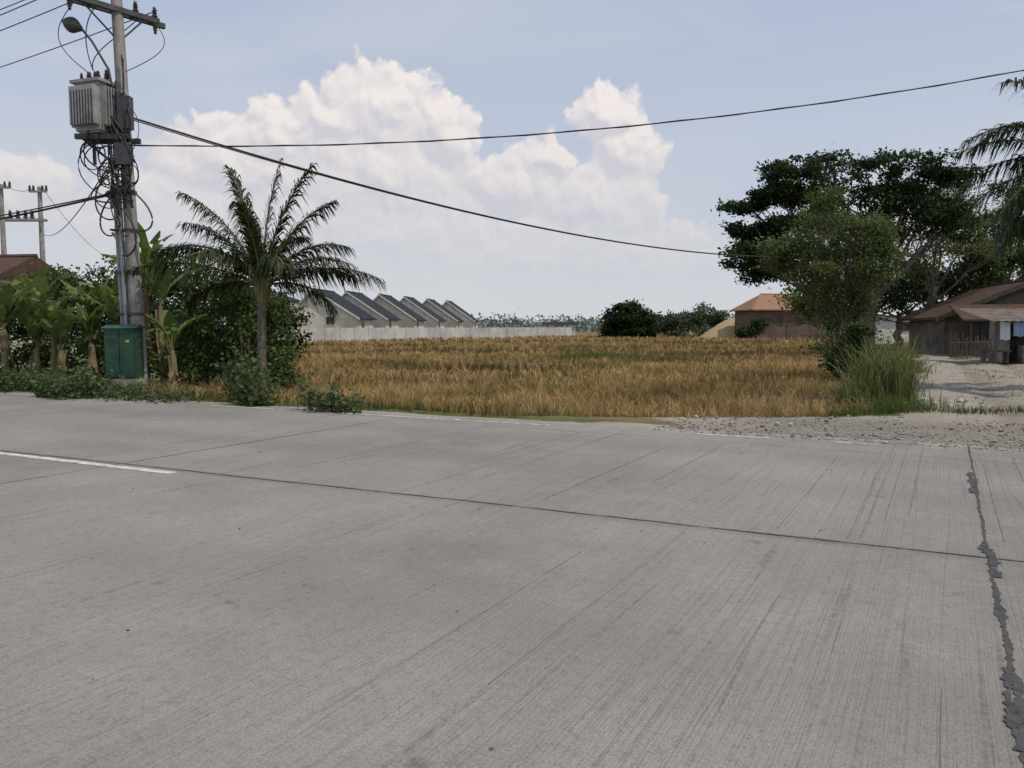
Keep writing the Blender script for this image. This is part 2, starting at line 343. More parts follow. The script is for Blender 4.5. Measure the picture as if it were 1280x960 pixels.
for _ in range(420):
    s=random.uniform(-12,9); nn_=11.8-11*random.random()**1.5; x,y=from_sn(s,nn_); P.append((x,y,.007))
mb.leaves(np.array(P),rng.uniform(.008,.03,420),flat=1.0)
mb.obj('fallen_leaves',[surf('dry_leaf',(.05,.04,.03),(.16,.11,.06),9)])
ico=[(0,0,-1),(.72,-.53,-.45),(-.28,-.85,-.45),(-.89,0,-.45),(-.28,.85,-.45),(.72,.53,-.45),(.28,-.85,.45),(-.72,-.53,.45),(-.72,.53,.45),(.28,.85,.45),(.89,0,.45),(0,0,1)]
icf=[(0,1,2),(1,0,5),(0,2,3),(0,3,4),(0,4,5),(1,5,10),(2,1,6),(3,2,7),(4,3,8),(5,4,9),(1,10,6),(2,6,7),(3,7,8),(4,8,9),(5,9,10),(6,10,11),(7,6,11),(8,7,11),(9,8,11),(10,9,11)]
def stones(name,P,size,mat):
    ic=np.array(ico); nf=np.array(icf); n=len(P)
    sc3=rng.uniform(.6,1.2,(n,1,3))*np.array([1,1,.6])*size[:,None,None]
    th=rng.random(n)*6.28; V=ic[None]*(1+rng.uniform(-.25,.25,(n,12,1)))*sc3
    c,s=np.cos(th)[:,None],np.sin(th)[:,None]
    V=np.stack([V[...,0]*c-V[...,1]*s,V[...,0]*s+V[...,1]*c,V[...,2]],-1)+P[:,None]
    mb=MB(); mb.add(V.reshape(-1,3),(nf[None]+np.arange(n)[:,None,None]*12).reshape(-1,3),rnd=np.repeat(rng.random(n),20)); return mb.obj(name,[mat])
stm=foliage('stone_grey',(.09,.083,.073),(.36,.33,.285),0.0,.9)
n=7500; s=rng.uniform(-3,14,n); nn_=11.5+rng.random(n)**1.5*3.7; x,y=from_sn(s,nn_)
keep=(ledge(x,y)>-7)&(y<15.5)&((nn_>11.9)|(rng.random(n)<.5)); x,y,nn_=x[keep],y[keep],nn_[keep]; zz=np.where(nn_<11.9,0.0,gh(x,y))
n2=1500; yy=rng.uniform(14,34,n2); dd=rng.uniform(.2,5.3,n2); xx=8.4+(yy-16)*.543+dd*1.1
zz=np.r_[zz,gh(xx,yy)]; x=np.r_[x,xx]; y=np.r_[y,yy]; sz=rng.uniform(.007,.024,len(x))*(1+(rng.random(len(x))>.97)*1.2)
stones('gravel',np.c_[x,y,zz+sz*.3],sz,stm)
P=np.array([(7.95,14.9,.02),(8.25,15.1,.02),(8.5,15.25,.04),(8.7,15.0,.02),(8.35,15.35,.1),(9.0,15.3,.02),(4.3,12.25,.02),(4.5,12.2,.02),(9.3,15.7,.03),(8.0,15.4,.03)])
stones('rubble',P,np.array([.12,.14,.17,.1,.12,.1,.07,.05,.11,.12]),surf('rubble_stone',(.3,.27,.22),(.5,.46,.4),5,bmp=.5))
# ------------------------------------------------------------------ rice field
ricem=foliage('ripe_rice',(.050,.034,.018),(.60,.43,.20),.16,.85,.35,.42)
mb=MB()
patches=[(-1.2,32,4.6,2.6,1.1),(1.0,26.5,1.7,1.2,1.1),(-2,54,11,3.5,1.1),(-4.5,23,1.8,.8,.7),(6.5,24,1.8,1.0,.8),(3.5,19.5,1.0,.6,.7),(10,38,4,1.8,1),(-9,40,3.6,2.0,1),(12,63,9,4,1),(-1,19,1.0,.6,.7),(-14,72,9,4,1),(8,88,18,6,.9),(26,78,10,4,.9),(-3,16.3,1.0,.5,.6)]
def clumps(y0,y1,sp,nb,h,wd,lean,spread=.13,jit=.16):
    xs=np.arange(-45,75,sp); ys=np.arange(y0,y1,sp); X,Y=np.meshgrid(xs,ys)
    X=X.ravel()+rng.normal(size=X.size)*sp*jit; Y=Y.ravel()+rng.normal(size=Y.size)*sp*jit
    s,n_=sn(X,Y)
    wv=.3*np.sin(X*1.7)+.2*np.sin(X*4.1+1)
    k=(Y>=y0)&(Y<y1)&(n_>12.15+wv*.5)&(ledge(X,Y)>.9+wv)&(np.abs(X)<Y*.72+2)&((X<.3)|(Y>14.15+wv*.4))&(X>-9.5-(Y-19)*.27)
    k&=~((Y>84+ (X+27.4)*1.50))
    pd=0*X
    for a_,b_,ra,rb,st in patches: pd+=st*np.exp(-(((X-a_+.3*np.sin(Y*2))/ra)**4+((Y-b_+.3*np.sin(X*1.5))/rb)**4))
    bald=np.sin(X*.31+1.3*np.sin(Y*.21))*np.sin(Y*.37+X*.12)
    k&=~((bald>.65)&(rng.random(X.size)<.7)); k&=rng.random(X.size)>.06+.35*np.clip(pd,0,1)
    X,Y,pd,bald=X[k],Y[k],pd[k],bald[k]; n=len(X)
    gz=gh(X,Y); pd=np.clip(pd,0,1)
    hh=h*rng.uniform(.65,1.2,n)*(1-.35*pd)*(1+.15*np.sin(Y*.9+X*.2)*np.sin(X*.7))
    cr=np.clip(.5+.24*np.sin(X*.23+Y*.15)*np.sin(Y*.4)+.12*np.sin(X*1.1+2*np.sin(Y*.8))+rng.normal(size=n)*.22,0,1)
    cr=cr*(1-.85*pd)-.12*pd
    P=np.repeat(np.c_[X,Y,gz],nb,0); P[:,:2]+=rng.normal(size=(n*nb,2))*sp*spread
    mb.blades(P,np.repeat(hh,nb)*rng.uniform(.6,1.1,n*nb),wd,rng.uniform(.1,lean,n*nb),0,np.clip(np.repeat(cr,nb)+rng.normal(size=n*nb)*.14,-.2,1))
clumps(12,24,.28,15,.40,.012,.9,.10)
clumps(24,45,.38,10,.42,.024,.85,.11)
clumps(45,80,.72,9,.45,.055,.8)
clumps(80,150,1.3,8,.48,.12,.8)
mb.obj('rice_field',[ricem])
gr=foliage('green_grass',(.035,.055,.015),(.14,.18,.06),.3)
mb=MB()
def tuft(cx,cy,rx,ry,n,h,wd=.012,lean=.6):
    X=cx+rng.normal(size=n)*rx; Y=cy+rng.normal(size=n)*ry
    mb.blades(np.c_[X,Y,gh(X,Y)],h*rng.uniform(.5,1.1,n),wd,rng.uniform(.1,lean,n))
for _ in range(40):
    s=random.uniform(-9,7); x,y=from_sn(s,12.15+random.random()*.5)
    if x>0: y=max(y,14.0+random.uniform(-.2,.3))
    tuft(x,y,.25,.1,45,random.uniform(.08,.22))
for _ in range(26):
    s=random.uniform(-30,-8); x,y=from_sn(s,12.2+random.random()*1.5); tuft(x,y,.5,.4,200,.28)
tuft(5,42,1.5,1.5,1200,.55,.04); tuft(7.2,14.6,.6,.4,900,.3); tuft(2,13.95,.8,.15,250,.16); tuft(5.5,14.3,1.0,.15,300,.2)
for _ in range(18):
    y=random.uniform(16,60); x=random.uniform(-.25*y,.25*y); tuft(x,y,.3+.008*y,.25+.008*y,90,.38,.012+.0006*y)
for _ in range(30):
    y=random.uniform(16,45); x=8.4+(y-16)*.543-random.uniform(.2,1.0); tuft(x,y,.3,.4,130,.3,.02)
for _ in range(16):
    y=random.uniform(17,40); x=8.4+(y-16)*.543+2.8+random.uniform(-.25,.25); tuft(x,y,.18,.5,50,.08,.014)
for _ in range(24):
    y=random.uniform(20,36); x=8.4+(y-16)*.543+random.uniform(6.6,8.4); tuft(x,y,.5,.6,150,.2,.02)
mb.obj('verge_grass',[gr])
mb=MB()
def cl(cx,cy,n,r,h,w):
    X=cx+rng.normal(size=n)*r; Y=cy+rng.normal(size=n)*r; mb.blades(np.c_[X,Y,gh(X,Y)],h*rng.uniform(.35,1.1,n),w,rng.uniform(.05,.8,n))
cl(7.9,16.2,420,.26,1.45,.026); cl(8.2,16.8,240,.26,1.35,.026); cl(7.3,16.0,260,.25,.85,.022); cl(8.3,16.1,110,.18,1.0,.023)
mb.obj('tall_reed_grass',[foliage('reed_leaf',(.04,.06,.02),(.26,.28,.13),.3)])
# ------------------------------------------------------------------ trees
bark=surf('bark_grey',(.06,.05,.04),(.17,.145,.115),7,.9,bmp=.6)
def curve(a,b,sag=.0,k=7,jit=0.):
    a=np.array(a,float); b=np.array(b,float); t=np.linspace(0,1,k)[:,None]
    P=a+(b-a)*t; P[:,2]+=(4*sag*t*(1-t))[:,0]
    if jit: P[1:-1]+=rng.normal(size=(k-2,3))*jit
    return P
def tree(name,loc,th,tr,lobes,leaf,nper,mat,depth=1.0,clump=.35,flat=.3,sub=16,limb=.3,asp=.55):
    x0,y0=loc; z0=float(gh(x0,y0)); mb=MB()
    base=np.array([x0,y0,z0-.1]); top=np.array([x0,y0,z0+th])
    P=curve(base,top,0,8,tr*.3); mb.tube(P,np.linspace(tr*1.25,tr*.8,8),9,0)
    for lb in lobes:
        dx,z,rx,rz=lb[:4]; dy=lb[4] if len(lb)>4 else random.uniform(-1,1)*depth
        c=np.array([x0+dx,y0+dy,z]); st=P[-1]-np.array([0,0,random.random()*th*.3])
        if z<st[2]+.2: st=P[3]
        bp=curve(st,c,-abs(dx)*.06+.1,8,.06*rx); lr=tr*limb*(.6+rx/4)
        mb.tube(bp,np.linspace(lr,lr*.35,8),6,0)
        ns=int(sub*(rx*rz)**.5)+4
        u=rng.normal(size=(ns,3)); u/=np.linalg.norm(u,axis=1)[:,None]; u*=rng.uniform(.45,1.08,(ns,1))
        sc_=c+u*np.array([rx,rx*.9,rz])
        for q in sc_[::2]: mb.tube(curve(bp[random.randint(4,7)],q,.05*rx,5,.03*rx),np.linspace(lr*.3,lr*.08,5),4,0,cap=False)
        per=max(6,int(nper/ns)); n=ns*per
        C=np.repeat(sc_,per,0)+rng.normal(size=(n,3))*clump*np.array([1,1,.6])
        tone=np.repeat(rng.uniform(-.22,.22,ns),per)
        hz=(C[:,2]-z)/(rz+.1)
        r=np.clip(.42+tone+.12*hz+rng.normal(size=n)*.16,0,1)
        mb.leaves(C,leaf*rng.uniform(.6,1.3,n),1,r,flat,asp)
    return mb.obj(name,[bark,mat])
dark=foliage('foliage_dark',(.010,.022,.009),(.05,.08,.026),.15)
midg=foliage('foliage_mid',(.022,.042,.013),(.11,.15,.045),.25)
lite=foliage('foliage_light',(.05,.075,.025),(.20,.24,.10),.3)
kap=foliage('foliage_kapok',(.026,.046,.016),(.165,.205,.085),.3)
haze1=foliage('foliage_far_haze_tint',(.045,.065,.045),(.12,.15,.085),.15)  # far shrub greens lightened, aerial haze put into the leaf colour
haze2=foliage('foliage_haze_tint',(.15,.18,.18),(.25,.28,.27),.1)  # treeline leaves painted pale blue-grey to stand in for distance haze
rt=[(-2.1,11.1,3.1,.55),(1.2,10.8,2.8,.6),(-4.9,10.3,2.1,.5),(-7.2,8.8,1.7,.4),(-5.6,9.2,1.6,.5),(-4,9.3,2.6,.65),(-.2,9.6,3.2,.8),(3.1,9.6,2.8,.75),(5.6,8.6,1.5,.5),(4.2,10.3,1.8,.4),(-7.1,7.3,1.5,.4),(-5.4,7.3,1.5,.5),(-4,7.8,2.2,.6),
(-7.5,5.6,1.3,.6),(-6.2,4.8,1.5,.6),(-6.2,6.3,1.4,.5),(-4,5.8,1.7,.9),(.7,7.6,2.6,1.1),(3.5,7.4,1.9,.8),(-1.2,5.6,2.2,1.2),(-2,8.2,2.4,.9),(2,8.6,2.4,.8)]
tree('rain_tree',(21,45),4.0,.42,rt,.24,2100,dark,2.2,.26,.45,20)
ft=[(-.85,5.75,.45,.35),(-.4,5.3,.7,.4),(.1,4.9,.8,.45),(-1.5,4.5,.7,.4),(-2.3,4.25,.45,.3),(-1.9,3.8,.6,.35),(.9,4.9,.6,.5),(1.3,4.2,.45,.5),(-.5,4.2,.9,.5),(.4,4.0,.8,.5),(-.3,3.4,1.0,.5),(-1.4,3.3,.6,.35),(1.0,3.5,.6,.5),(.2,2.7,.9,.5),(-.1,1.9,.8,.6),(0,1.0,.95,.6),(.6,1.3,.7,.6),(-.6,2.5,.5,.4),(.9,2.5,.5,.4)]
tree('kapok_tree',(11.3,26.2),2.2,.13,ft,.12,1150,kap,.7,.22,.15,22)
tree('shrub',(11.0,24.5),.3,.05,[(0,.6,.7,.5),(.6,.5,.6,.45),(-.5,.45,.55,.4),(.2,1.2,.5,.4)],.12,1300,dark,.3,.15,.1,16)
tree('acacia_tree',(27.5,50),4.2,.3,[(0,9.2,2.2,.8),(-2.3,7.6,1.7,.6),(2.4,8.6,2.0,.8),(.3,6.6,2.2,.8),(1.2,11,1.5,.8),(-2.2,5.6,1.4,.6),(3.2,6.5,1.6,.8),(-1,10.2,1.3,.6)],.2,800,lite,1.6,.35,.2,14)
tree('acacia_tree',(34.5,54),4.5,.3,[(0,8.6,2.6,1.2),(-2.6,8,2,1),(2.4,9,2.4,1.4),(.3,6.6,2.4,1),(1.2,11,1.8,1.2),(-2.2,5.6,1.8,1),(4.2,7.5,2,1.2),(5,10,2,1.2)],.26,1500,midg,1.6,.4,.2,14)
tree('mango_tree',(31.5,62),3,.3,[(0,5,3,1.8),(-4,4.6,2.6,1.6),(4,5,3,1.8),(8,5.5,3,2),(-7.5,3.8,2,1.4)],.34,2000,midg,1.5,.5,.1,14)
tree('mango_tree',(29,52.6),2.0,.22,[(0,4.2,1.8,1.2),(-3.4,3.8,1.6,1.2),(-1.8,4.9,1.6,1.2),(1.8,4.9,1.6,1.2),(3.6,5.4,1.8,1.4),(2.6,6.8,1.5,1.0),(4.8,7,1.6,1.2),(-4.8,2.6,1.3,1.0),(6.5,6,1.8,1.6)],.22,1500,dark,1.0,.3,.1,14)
tree('mango_tree',(27.0,37.6),1.6,.15,[(0,3.1,1.0,.7),(1.3,3.4,1.2,.8),(2.6,3.2,1.0,.8),(.8,4.2,.9,.6)],.16,1200,dark,.5,.22,.1,16)
tree('mango_tree',(18.6,120),2,.3,[(0,3.0,2.4,2.0),(-2.6,2.6,1.8,1.8),(2.4,2.5,2.0,1.7),(-.6,4.3,1.7,1.0),(1,1.0,3,1.2),(-2,.8,2.4,1.0)],.5,1700,dark,1,.45,.1,14)
tree('shrub',(27,128),1.2,.2,[(0,2.2,1.8,1.3),(-2.0,1.8,1.6,1.4),(2.6,2.6,2,1.5),(5.3,3.4,2,1.7),(7.4,2.6,1.7,1.4),(2,.9,5,1.0)],.5,1300,haze1,1.2,.5,.1,12)
tree('shrub',(33.2,104),1.0,.15,[(0,1.6,1.0,1.1),(.7,2.0,.7,.9),(-1.2,.8,1.2,.6),(-.9,1.0,1.5,.6)],.3,1000,dark,.6,.3,.1,12)
tree('shrub',(47,112),1.5,.15,[(0,2.6,2.2,1.5),(3,3.0,2.2,2),(6,2.6,2.5,1.8),(-.5,4.4,1.6,1.2)],.4,1200,midg,.6,.4,.1,12)
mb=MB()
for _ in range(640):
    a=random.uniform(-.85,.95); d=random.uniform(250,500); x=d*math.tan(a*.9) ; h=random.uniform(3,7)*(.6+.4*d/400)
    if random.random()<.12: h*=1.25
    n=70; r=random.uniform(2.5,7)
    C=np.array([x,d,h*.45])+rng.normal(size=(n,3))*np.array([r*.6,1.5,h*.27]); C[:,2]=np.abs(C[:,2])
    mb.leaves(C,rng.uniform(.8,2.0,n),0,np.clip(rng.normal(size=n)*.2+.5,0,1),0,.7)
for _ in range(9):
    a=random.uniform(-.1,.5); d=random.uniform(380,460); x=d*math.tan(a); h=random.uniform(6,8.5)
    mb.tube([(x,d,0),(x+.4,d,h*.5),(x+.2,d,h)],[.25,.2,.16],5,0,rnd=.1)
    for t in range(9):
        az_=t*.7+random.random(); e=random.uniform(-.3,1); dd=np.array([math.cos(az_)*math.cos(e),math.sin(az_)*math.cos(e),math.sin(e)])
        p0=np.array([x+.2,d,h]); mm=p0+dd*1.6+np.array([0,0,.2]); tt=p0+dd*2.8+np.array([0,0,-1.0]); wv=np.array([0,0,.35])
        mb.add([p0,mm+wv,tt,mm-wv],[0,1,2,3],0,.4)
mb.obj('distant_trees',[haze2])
# ------------------------------------------------------------------ coconut palms
pbark=surf('palm_bark',(.10,.085,.07),(.22,.19,.15),9,.9,bmp=.8,bd=.03)
pleaf=foliage('palm_leaflet',(.010,.019,.008),(.075,.092,.036),.15,.5)
prach=surf('palm_rachis',(.12,.13,.05),(.22,.2,.09),5)
def frond(mb,base,azd,eld,Lf,droop,lw=.5,nl=90,lwid=.02):
    a=R(azd); e=R(eld); P=[np.array(base,float)]; k=18; tw_=random.uniform(-.15,.15)
    for i in range(k):
        t=i/k; ee=e-R(droop)*t**1.5; aa_=a+tw_*t
        P.append(P[-1]+np.array([math.sin(aa_)*math.cos(ee),math.cos(aa_)*math.cos(ee),math.sin(ee)])*Lf/k)
    P=np.array(P); mb.tube(P,np.linspace(.035,.006,len(P)),5,1)
    side0=np.array([math.cos(a),-math.sin(a),0])
    cum=np.linspace(0,1,len(P))
    for i in range(nl):
        t=.12+.88*i/nl; p=np.array([np.interp(t,cum,P[:,c]) for c in range(3)])
        T=np.array([np.interp(min(t+.03,1),cum,P[:,c])-np.interp(t-.03,cum,P[:,c]) for c in range(3)]); T/=np.linalg.norm(T)
        up=np.cross(side0,T); up/=np.linalg.norm(up)
        if up[2]<0: up=-up
        ll=lw*(max(.12,math.sin(math.pi*min(1,(t*.74+.18))))**.6)
        for sg in(-1,1):
            if random.random()<.05: continue
            l2=ll*random.uniform(.72,1.12)
            d=side0*sg*.62+T*(.9+random.uniform(-.4,.4))+up*random.uniform(-.3,.25); d/=np.linalg.norm(d)
            m=p+d*l2*.5+np.array([0,0,-.05*l2]); tip=p+d*l2*.84+np.array([0,0,-l2*random.uniform(.3,.75)])
            wv=np.cross(d,up); wv=wv/np.linalg.norm(wv)*lwid+T*.006
            r_=random.random()*.8
            mb.add([p-wv*.7,p+wv*.7,m+wv,m-wv,tip+wv*.15,tip-wv*.15],[[0,1,2,3],[3,2,4,5]],0,r_)
def palm(name,x,y,h,r,fr,lean=(0,0),lw=.5,nl=90):
    mb=MB(); z0=float(gh(x,y)); t=np.linspace(0,1,40)
    P=np.c_[x+lean[0]*t**2,y+lean[1]*t**2,z0-.1+(h+.1)*t]; rr=np.interp(t,[0,.1,.8,1],[r*1.5,r,r*.85,r*1.0])*(1+.06*(np.arange(40)%2))
    mb.tube(P,rr,12,2)
    top=P[-1]
    for k in range(14):
        a=k*2.4; mb.tube([top+np.array([math.sin(a)*r*.5,math.cos(a)*r*.5,-.35]),top+np.array([math.sin(a)*r*1.3,math.cos(a)*r*1.3,-.05]),top+np.array([math.sin(a)*r*1.0,math.cos(a)*r*1.0,.3])],[.06,.06,.02],5,1)
    for f in fr: frond(mb,top+np.array([0,0,.05]),*f[:4],lw=lw,nl=nl)
    return mb.obj(name,[pleaf,prach,pbark])
fr=[(-80,60,2.6,60),(95,76,3.1,28),(80,86,3.0,15),(-60,80,3.0,22),(88,50,2.4,70),(92,22,2.9,50),(-88,40,2.9,62),(-95,24,3.2,48),(-100,50,2.7,90),(100,36,2.5,68),
(150,40,2.2,80),(-150,45,2.2,80),(20,60,2.4,65),(-25,50,2.4,75),(180,70,2.3,50),(60,30,2.5,65),(-100,68,2.8,45),(85,66,2.7,45),(-85,12,2.0,70),(100,10,2.0,75)]
palm('coconut_palm',-6.0,18.2,2.85,.12,fr,(.05,0),.72)
fr2=[(a+random.uniform(-8,8),e,l,d) for a,e,l,d in[(-90,45,3.5,95),(-75,20,3.5,75),(-110,65,3.5,100),(-100,0,3.4,60),(-80,-25,3.0,40),(-60,50,3.5,90),(-130,35,3.4,90),(-95,-10,3.2,60),(-90,60,3.6,70),(0,40,3.3,80),(60,40,3.3,80),(120,40,3.3,80),(170,50,3.3,80),(30,70,3.2,60),(90,10,3.3,70),(-150,60,3.2,80),(-40,10,3.3,70),(-90,78,3.3,80),(-85,30,3.5,60)]]
palm('coconut_palm',14.25,18.6,5.4,.17,fr2,(.1,0),.85)
# ------------------------------------------------------------------ banana plants
banl=foliage('banana_leaf',(.035,.065,.02),(.19,.26,.08),.35,.45,.8)
bans=surf('banana_stem',(.14,.16,.06),(.24,.2,.11),4)
bdry=surf('banana_dry_leaf',(.16,.11,.06),(.28,.2,.11),6)
def banana(x,y,h,nl,Ls):
    mb=MB(); z0=float(gh(x,y)); top=np.array([x+random.uniform(-.1,.1),y,z0+h])
    mb.tube(curve((x,y,z0-.1),top,0,6,.02),np.linspace(.12,.06,6),8,1)
    off=random.random()*6
    for i in range(nl):
        a=off+i*2.4+random.uniform(-.3,.3); e=R(random.uniform(62,89)); dr=R(random.uniform(25,110)); Lf=Ls*random.uniform(.75,1.15); k=12
        P=[top.copy()]
        for q in range(k):
            t=q/k; ee=e-dr*t**1.6; P.append(P[-1]+np.array([math.sin(a)*math.cos(ee),math.cos(a)*math.cos(ee),math.sin(ee)])*Lf/k)
        P=np.array(P); mb.tube(P,np.linspace(.025,.006,len(P)),4,1)
        sd_=np.array([math.cos(a),-math.sin(a),0]); W=.22*Ls/1.6
        rr=random.uniform(.1,.9)
        for sg in(-1,1):
            pv=None
            for q in range(2,len(P)):
                t=(q-2)/(len(P)-3); w_=W*max(.02,math.sin(math.pi*min(1,t*.93+.06)))**.55
                e_=P[q]+sd_*sg*w_*.93+np.array([0,0,.08*w_-random.uniform(0,.5)*w_])
                if pv is not None and random.random()>.16: mb.add([pv[0],P[q],e_,pv[1]],[[0,1,2,3]],0,min(1,max(0,rr+random.uniform(-.12,.12))))
                pv=(P[q],e_+ (0 if random.random()>.25 else -.07))
    mb.blades(np.array([top-[0,0,.1]]*3)+rng.normal(size=(3,3))*.04,-h*.6,.14,rng.uniform(.1,.3,3),2)
    return mb.obj('banana_plant',[banl,bans,bdry])
for (x,y,h,nl,Ls) in[(-14.6,20.6,1.4,7,1.5),(-13.6,20.4,1.6,7,1.4),(-13.1,21.0,1.3,6,1.4),(-12.6,20.9,1.6,7,1.5),(-12.1,20.3,1.2,6,1.3),(-11.5,20.7,1.5,6,1.4),(-11.0,21.2,1.7,7,1.6),(-10.5,21.8,3.0,8,1.9),(-9.9,21.5,2.5,7,1.8),(-14.2,22.8,2.0,7,1.8),(-9.0,20.2,1.3,6,1.4),(-16.0,22.0,1.8,7,1.7),(-8.8,21.8,1.4,6,1.4),(-12.3,22.4,2.1,7,1.7),(-15.4,21.0,1.2,6,1.4),(-11.6,22.6,1.9,7,1.7),(-13.7,21.8,1.8,7,1.6),(-10.4,20.5,1.1,6,1.2)]:
    banana(x,y,h,nl,Ls)
tree('shrub',(-7.6,21.5),.6,.08,[(0,1.7,.9,.7),(-.9,1.4,.8,.8),(.7,1.3,.7,.7),(-.3,2.4,.7,.5),(.2,.6,1.2,.6),(-1.1,.5,.9,.6),(.9,2.1,.4,.4),(1.1,.5,.6,.5)],.13,1400,midg,.5,.2,.1,18)
tree('shrub',(-9.2,24.0),.8,.08,[(0,2.0,1.0,.8),(1.2,2.4,.8,.7),(-1.2,1.8,1,.8),(.6,1.0,1.3,.8),(2.2,1.4,.7,.7),(-1.3,.8,1.3,.7)],.14,1500,dark,.5,.2,.1,18)
tree('shrub',(-14.8,25.5),.8,.1,[(0,2.2,1.3,.9),(1.6,2.5,1.2,.9),(-1.8,1.9,1.3,.9),(.6,1.1,1.6,1),(3.2,2.6,1,.9),(-2.8,1.2,1.3,.9),(2.8,1.2,1.3,1),(-4,2.0,1.2,.8)],.15,1800,dark,.6,.22,.1,18)
tree('shrub',(-13.0,22.0),.4,.06,[(0,.8,1.0,.6),(1.5,.7,.9,.6),(-1.6,.8,1.0,.6),(2.7,.7,.8,.5),(-2.8,.7,.9,.6)],.13,1300,midg,.5,.2,.1,16)
tree('mango_tree',(-17,33),1.6,.2,[(0,3.6,2.0,1.0),(2.4,3.9,1.6,.9),(-2,3.0,1.6,1.0),(4,3.0,1.5,1.0),(-4,2.6,1.6,1)],.2,1600,midg,.8,.3,.1,16)
creep=foliage('creeper_leaf',(.025,.045,.015),(.13,.18,.075),.25,.45)
def creeper(name,pts,leaf=.09):
    mb=MB()
    for(x,y,rx,h,n) in pts:
        z0=float(gh(x,y))
        u=rng.normal(size=(n,3)); u/=np.linalg.norm(u,axis=1)[:,None]; u*=rng.uniform(.45,1.15,(n,1)); u[:,2]=np.abs(u[:,2])
        bmp=1+.35*np.sin(u[:,0]*7+x)*np.sin(u[:,1]*6)
        C=np.array([x,y,z0])+u*np.array([rx,rx*.8,h])*bmp[:,None]+rng.normal(size=(n,3))*.05
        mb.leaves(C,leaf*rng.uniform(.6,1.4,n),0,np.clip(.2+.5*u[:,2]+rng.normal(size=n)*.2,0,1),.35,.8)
        for k in range(12):
            q=C[random.randrange(n)]; mb.tube(curve((x,y,z0),q+np.array([0,0,.08]),.1,5,.03),.006,4,1,cap=False)
    return mb.obj(name,[creep,bark])
creeper('roadside_bush',[(-9.7,17.1,.75,.6,1150),(-10.4,17.4,.5,.45,600),(-8.7,17.2,.5,.3,400)])
creeper('roadside_bush',[(-12.2,18.9,.8,.55,950),(-13.2,19.4,.8,.5,950),(-11.2,18.6,.6,.45,650),(-14.4,19.9,.9,.55,950),(-15.8,20.6,1.0,.6,850)])
creeper('roadside_bush',[(-5.35,15.5,.33,.8,380),(-5.1,15.3,.3,.4,220),(-5.8,16.3,.45,1.2,420),(-6.0,17.4,.5,1.3,480),(-5.6,17.8,.45,.9,280),(-6.5,17.6,.4,1.2,260)],.1)
creeper('roadside_bush',[(-3.4,14.25,.33,.5,260),(-3.85,14.4,.16,.75,80),(-3.05,14.1,.25,.32,110)],.1)
creeper('roadside_bush',[(-8.2,16.6,.7,.25,450),(-7.2,16.2,.6,.2,300)],.07)
# ------------------------------------------------------------------ structure materials
conc=surf('pole_concrete',(.24,.23,.215),(.36,.345,.32),5,.85,c3=(.2,.19,.18))
steel=surf('galvanised_steel',(.22,.23,.24),(.36,.37,.38),6,.5,.4)
darks=surf('dark_steel',(.03,.03,.033),(.07,.07,.075),6,.5)
cable=surf('cable_black',(.012,.012,.013),(.03,.03,.03),6,.55,bmp=0)
trafm=surf('transformer_grey',(.25,.265,.27),(.35,.36,.365),5,.5,c3=(.2,.18,.15))
greenp=surf('cabinet_green',(.010,.05,.028),(.02,.085,.045),3,.55,c3=(.045,.07,.045))
porc=surf('porcelain_brown',(.05,.03,.025),(.09,.05,.04),3,.25,bmp=0)
whitew=surf('white_plaster',(.62,.61,.57),(.76,.75,.70),1.2,.9,c3=(.52,.51,.47))
creamw=surf('cream_plaster',(.56,.53,.45),(.68,.65,.56),1.2,.9,c3=(.48,.45,.38))
darkglass=surf('dark_window',(.015,.017,.02),(.04,.045,.05),2,.2,bmp=0)
wood=surf('weathered_wood',(.06,.045,.035),(.15,.12,.09),6,.9)
def roofmat(name,c1,c2,c3,sx=3.3):
    m,nt,b=newmat(name); co=N(nt,'ShaderNodeTexCoord').outputs['Object']
    br=N(nt,'ShaderNodeTexBrick'); L(nt,co,br.inputs['Vector'])
    br.inputs['Scale'].default_value=sx; br.inputs['Color1'].default_value=c4(c1); br.inputs['Color2'].default_value=c4(c2); br.inputs['Mortar'].default_value=c4([k*.4 for k in c1]); br.inputs['Mortar Size'].default_value=.03
    f=noise(nt,co,1.1,5,.7); L(nt,mixc(nt,ramp(nt,f,[(.4,0.),(.65,.8)]),br.outputs[0],c3),b.inputs['Base Color']); b.inputs['Roughness'].default_value=.85; b.inputs['Specular IOR Level'].default_value=.25
    bump(nt,b,br.outputs['Fac'],.4,.03); return m
roofd=roofmat('dark_concrete_tile',(.018,.022,.030),(.028,.033,.042),(.036,.041,.05),2.2)
roofo=roofmat('orange_clay_tile',(.36,.19,.11),(.44,.25,.15),(.26,.17,.12))
roofr=roofmat('old_clay_tile',(.115,.062,.043),(.16,.085,.06),(.05,.04,.033))
def brickmat():
    m,nt,b=newmat('rough_brick'); co=N(nt,'ShaderNodeTexCoord').outputs['Object']
    br=N(nt,'ShaderNodeTexBrick'); mp=N(nt,'ShaderNodeMapping'); mp.inputs['Rotation'].default_value=(R(90),0,0); L(nt,co,mp.inputs[0]); L(nt,mp.outputs[0],br.inputs['Vector'])
    br.inputs['Scale'].default_value=1.3; br.inputs['Color1'].default_value=(.10,.06,.045,1); br.inputs['Color2'].default_value=(.17,.10,.075,1); br.inputs['Mortar'].default_value=(.19,.17,.145,1)
    f=noise(nt,co,1.0,5,.7); L(nt,mixc(nt,ramp(nt,f,[(.42,0.),(.6,.75)]),br.outputs[0],(.08,.065,.052)),b.inputs['Base Color']); b.inputs['Roughness'].default_value=.9; return m
brick=brickmat()
